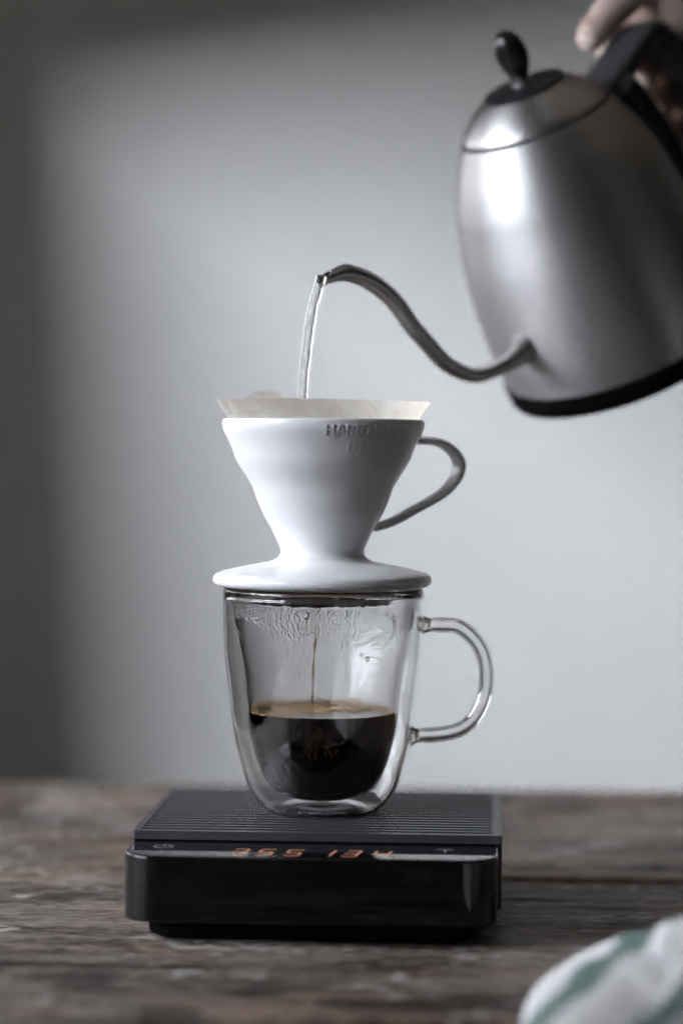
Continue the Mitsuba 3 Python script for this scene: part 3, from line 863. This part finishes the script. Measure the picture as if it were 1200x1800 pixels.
so, si_ = slant(so, 130, 36, 22), slant(si_, 35, 36, 22)
n1 = 36
vo, vi = np.asarray(so.vertices), np.asarray(si_.vertices)
k = np.arange(36); k2 = (k + 1) % 36
lipf = np.vstack([np.stack([129 * 36 + k, 129 * 36 + k2, len(vo) + 34 * 36 + k2], 1), np.stack([129 * 36 + k, len(vo) + 34 * 36 + k2, len(vo) + 34 * 36 + k], 1)])
spm = trimesh.Trimesh(np.vstack([vo, vi]), np.vstack([so.faces, si_.faces[:, ::-1] + len(vo), lipf]), process=False)
put('kettle__spout', xf(spm, KM), 'm_steel_tube', smooth=50)
name('kettle__spout', 'thin curved gooseneck spout of steel')
# handle: grip loop and the strip along the back of the body (local -F side)
hq = spline([(-0.0265, 0.040), (-0.0201, 0.0579), (-0.0135, 0.0780), (-0.0108, 0.0885), (-0.0122, 0.0935), (-0.0160, 0.0965), (-0.0244, 0.1025), (-0.0359, 0.1105), (-0.055, 0.1165), (-0.085, 0.1130), (-0.108, 0.0980), (-0.122, 0.0790), (-0.128, 0.058)], 100)
hl = np.c_[-hq[:, 1], np.zeros(100), hq[:, 0]]


def band(path, wid, thk, n=32, p=4.0):
    """Rounded rectangular section swept along a path in the local x-z plane; wid along y."""
    t = np.gradient(path, axis=0); t /= np.linalg.norm(t, axis=1, keepdims=True)
    nrm = np.cross(t, [0, 1, 0])
    a = np.arange(n) * 2 * PI / n
    ca, sa = np.cos(a), np.sin(a)
    cx, cy = np.sign(ca) * np.abs(ca) ** (2 / p), np.sign(sa) * np.abs(sa) ** (2 / p)
    wid, thk = np.broadcast_to(wid, len(path)), np.broadcast_to(thk, len(path))
    v = path[:, None] + nrm[:, None] * (cx[None, :, None] * thk[:, None, None]) + np.array([0, 1, 0])[None, None] * (cy[None, :, None] * wid[:, None, None])
    m = len(path)
    v = v.reshape(-1, 3)
    i, j = np.meshgrid(np.arange(m - 1), np.arange(n), indexing='ij')
    j2 = (j + 1) % n
    A, B, C, D = i * n + j, i * n + j2, (i + 1) * n + j2, (i + 1) * n + j
    f = np.concatenate([np.stack([A, B, C], -1).reshape(-1, 3), np.stack([A, C, D], -1).reshape(-1, 3)])
    v = np.vstack([v, path[0], path[-1]])
    k = np.arange(n); k2 = (k + 1) % n
    f = np.vstack([f, np.stack([np.full(n, m * n), k2, k], 1), np.stack([np.full(n, m * n + 1), (m - 1) * n + k, (m - 1) * n + k2], 1)])
    me = trimesh.Trimesh(v, f, process=False)
    me.fix_normals()
    return me


put('kettle__handle', xf(band(hl, 0.0128, 0.0058), KM), 'm_handle', smooth=40)
name('kettle__handle', 'black plastic loop handle')
mq = spline([(-0.022, 0.0415), (-0.040, 0.0500), (-0.060, 0.0562), (-0.085, 0.0600), (-0.110, 0.0612), (-0.130, 0.0602)], 40)
put('kettle__handle_mount', xf(band(np.c_[-mq[:, 1] - 0.0055, np.full(40, -0.002), mq[:, 0]], 0.0250, 0.0085), KM), 'm_black_plastic', smooth=40)
name('kettle', 'brushed steel gooseneck kettle with black handle, tilted and pouring over the dripper', 'kettle')

# ------------------------------------------------------------------ water
wp = spline([(-0.0020, 0.0100, 0.2770), (-0.0033, 0.0093, 0.2712), (-0.0049, 0.0086, 0.2652), (-0.0064, 0.0080, 0.2572), (-0.0075, 0.0076, 0.2475), (-0.0085, 0.0073, 0.2385), (-0.0093, 0.0070, 0.2285), (-0.0096, 0.0068, 0.2205), (-0.0099, 0.0067, 0.1905)], 120)
ws = np.linspace(0, 1, 120)
wr_ = 0.0021 - 0.0004 * ws + 0.00010 * np.sin(ws * 31) + 0.00007 * np.sin(ws * 57 + 1)
wpf = spline(wp, 420)
wsf = np.linspace(0, 1, 420)
main = tube(wpf, np.interp(wsf, ws, wr_), 40, up=(0, -1, 0))
mv = np.asarray(main.vertices)
rip = meshkit.fbm(np.c_[mv[:, 0] * 700, mv[:, 1] * 700, mv[:, 2] * 260], 2) - 0.5
main.vertices = mv + main.vertex_normals * (0.00032 * rip)[:, None]
off = np.c_[-0.0030 - 0.0004 * np.sin(ws * 3), 0.001 + 0 * ws, 0.0010 + 0 * ws]
thin = tube(wp[:100] + off[:100], 0.0009 - 0.0006 * ws[:100], 16, up=(0, -1, 0))
put('water_stream__main_strand', main, 'm_stream', smooth=True)
put('water_stream__thin_strand', thin, 'm_water', smooth=True)
name('water_stream', 'thin clear stream of hot water falling from the spout into the paper filter', 'water')

# ------------------------------------------------------------------ hand on the kettle handle (kettle frame, metres)
def bones(chains, refine=0.0028, it=10):
    parts = []
    for ch in chains:
        for (a, ra), (b, rb) in zip(ch[:-1], ch[1:]):
            sa = m3.Manifold.sphere(ra, 20).translate(tuple(a)); sb = m3.Manifold.sphere(rb, 20).translate(tuple(b))
            parts.append(m3.Manifold.batch_hull([sa, sb]))
    m = m3.Manifold.batch_boolean(parts, m3.OpType.Add).refine_to_length(refine)
    t = tm(m)
    t.merge_vertices()
    trimesh.smoothing.filter_taubin(t, iterations=it)
    return t


def L(h, q, b):                                                       # kettle-frame point: h along the axis (up), q outward at the back, b across
    return np.array([-q, b, h])


wrist = L(0.008, 0.185, -0.020)
pal = [L(-0.012, 0.124, -0.007), L(-0.032, 0.1335, -0.007), L(-0.052, 0.139, -0.008), L(-0.072, 0.138, -0.009)]
chains = [[(L(0.075, 0.33, -0.03), 0.037), (wrist, 0.027)]]
for p in pal:
    chains.append([(wrist, 0.024), (p, 0.0145)])
for a, b in zip(pal[:-1], pal[1:]):
    chains.append([(a, 0.0145), (b, 0.0145)])
# thumb: over the top of the grip, along the front leg
chains.append([(wrist, 0.022), (L(0.010, 0.126, -0.008), 0.0145), (L(0.0072, 0.1040, -0.0115), 0.0105), (L(0.0022, 0.0845, -0.0135), 0.0086), (L(-0.0026, 0.0710, -0.0145), 0.0074)])
chains.append([(pal[0], 0.0140), (L(0.010, 0.126, -0.008), 0.0145)])
# four fingers: from the knuckles round the far side into the gap
for k, (p, ln) in enumerate(zip(pal, (0.95, 1.03, 1.0, 0.85))):
    h = p[2]
    gq = np.interp(h, hq[::-1][:, 0], hq[::-1][:, 1]) if False else 0.108 + 0.003 * k - (0.005 if k == 0 else 0)
    r = 0.0088 - 0.0006 * (k == 3)
    chains.append([(p, 0.0125), (L(h - 0.003, gq + 0.010, -0.0255), r + 0.0008), (L(h - 0.006, gq - 0.010, -0.0235), r), (L(h - 0.007, gq - 0.0165, -0.0150 + 0.001 * ln), r - 0.0010)])
hand = bones(chains)
put('person', xf(hand, KM), 'm_skin', smooth=True)
name('person', "bare hand gripping the kettle's black handle, thumb pointing down left along its top", 'person')
nail = trimesh.creation.icosphere(subdivisions=2)
nail.apply_scale([0.0062, 0.0050, 0.0016])
NM = np.eye(4); NM[:3, 3] = L(0.0046, 0.0725, -0.0150)
NM[:3, :3] = trimesh.transformations.rotation_matrix(0.45, [0, 1, 0])[:3, :3]
put('person__thumbnail', xf(xf(nail, NM), KM), 'm_nail', smooth=True)

# ------------------------------------------------------------------ striped towel, front right
gx, gy = 190, 200
X, Y = np.meshgrid(np.linspace(0, 1, gx), np.linspace(0, 1, gy), indexing='ij')
y0, y1 = -0.345, -0.175
Yw = y0 + (y1 - y0) * Y
xl = 0.069 + 0.030 * np.clip((Yw + 0.265) / 0.09, 0, 1) ** 1.6 + 0.010 * np.clip((-0.29 - Yw) / 0.05, 0, 1) ** 2
Xw = xl + (0.34 - xl) * X ** 1.5
prof = np.clip((Xw - xl) / 0.12, 0, 2.2) ** 0.31 * np.clip((0.34 - Xw) / 0.03, 0, 1) ** 0.4
endr = np.clip(1 - np.abs(2 * Y - 1) ** 3.2, 0, 1) ** 0.5
# soft creases running with the stripes, and a folded-over upper layer
ca = (Xw - 0.14) * 0.62 + (Yw + 0.26) * 0.5
fold = 0.5 + 0.5 * np.sin(ca * 210 + 3.0 * meshkit.fbm(np.stack([Xw * 16, Yw * 16, Xw * 0 + 2], -1), 2))
wr2 = meshkit.fbm(np.stack([Xw * 34 - Yw * 14, Yw * 20 + Xw * 10, Xw * 0], -1), 3) - 0.5
amp = np.clip((Xw - xl) / 0.03, 0, 1)
Zs = 0.0430 * prof * endr
Zw = (0.0430 * prof + (0.0070 * wr2 + 0.0032 * (fold - 0.5)) * amp) * endr
lip = 0.0035 / (1 + np.exp(-(Xw - 0.108 - 0.10 * (Yw + 0.27) - 0.012 * meshkit.noise(np.stack([Yw * 40, Yw * 0, Yw * 0], -1))) / 0.0009))
Zw = np.maximum(Zw + lip * endr * np.clip(prof, 0, 1), 0.0)
tuv = -0.1040 + 0.6493 * Xw - 0.2634 * Yw - 0.6261 * Zs + 0.0004 * (fold - 0.5)
top = np.stack([Xw, Yw, Zw + 0.0012], -1).reshape(-1, 3)
botv = np.stack([Xw, Yw, np.full_like(Zw, 0.0008)], -1).reshape(-1, 3)
idx = np.arange(gx * gy).reshape(gx, gy)
A, B, C, D = idx[:-1, :-1], idx[1:, :-1], idx[1:, 1:], idx[:-1, 1:]
f1 = np.concatenate([np.stack([A, B, C], -1).reshape(-1, 3), np.stack([A, C, D], -1).reshape(-1, 3)])
tuvf = np.stack([tuv, Yw], -1).reshape(-1, 2)
ring = np.r_[idx[:, 0], idx[-1, 1:], idx[-2::-1, -1], idx[0, -2:0:-1]]
r2 = np.roll(ring, -1)
nb = len(top)
fs = np.vstack([np.stack([ring, ring + nb, r2 + nb], 1), np.stack([ring, r2 + nb, r2], 1)])
tv = np.vstack([top, botv])
put('striped_towel', trimesh.Trimesh(tv, np.vstack([f1, f1[:, ::-1] + nb, fs]), process=False), 'm_towel', smooth=True, uv=np.vstack([tuvf, tuvf]))
name('striped_towel', 'crumpled white kitchen towel with green stripes, lying front right on the table', 'towel')
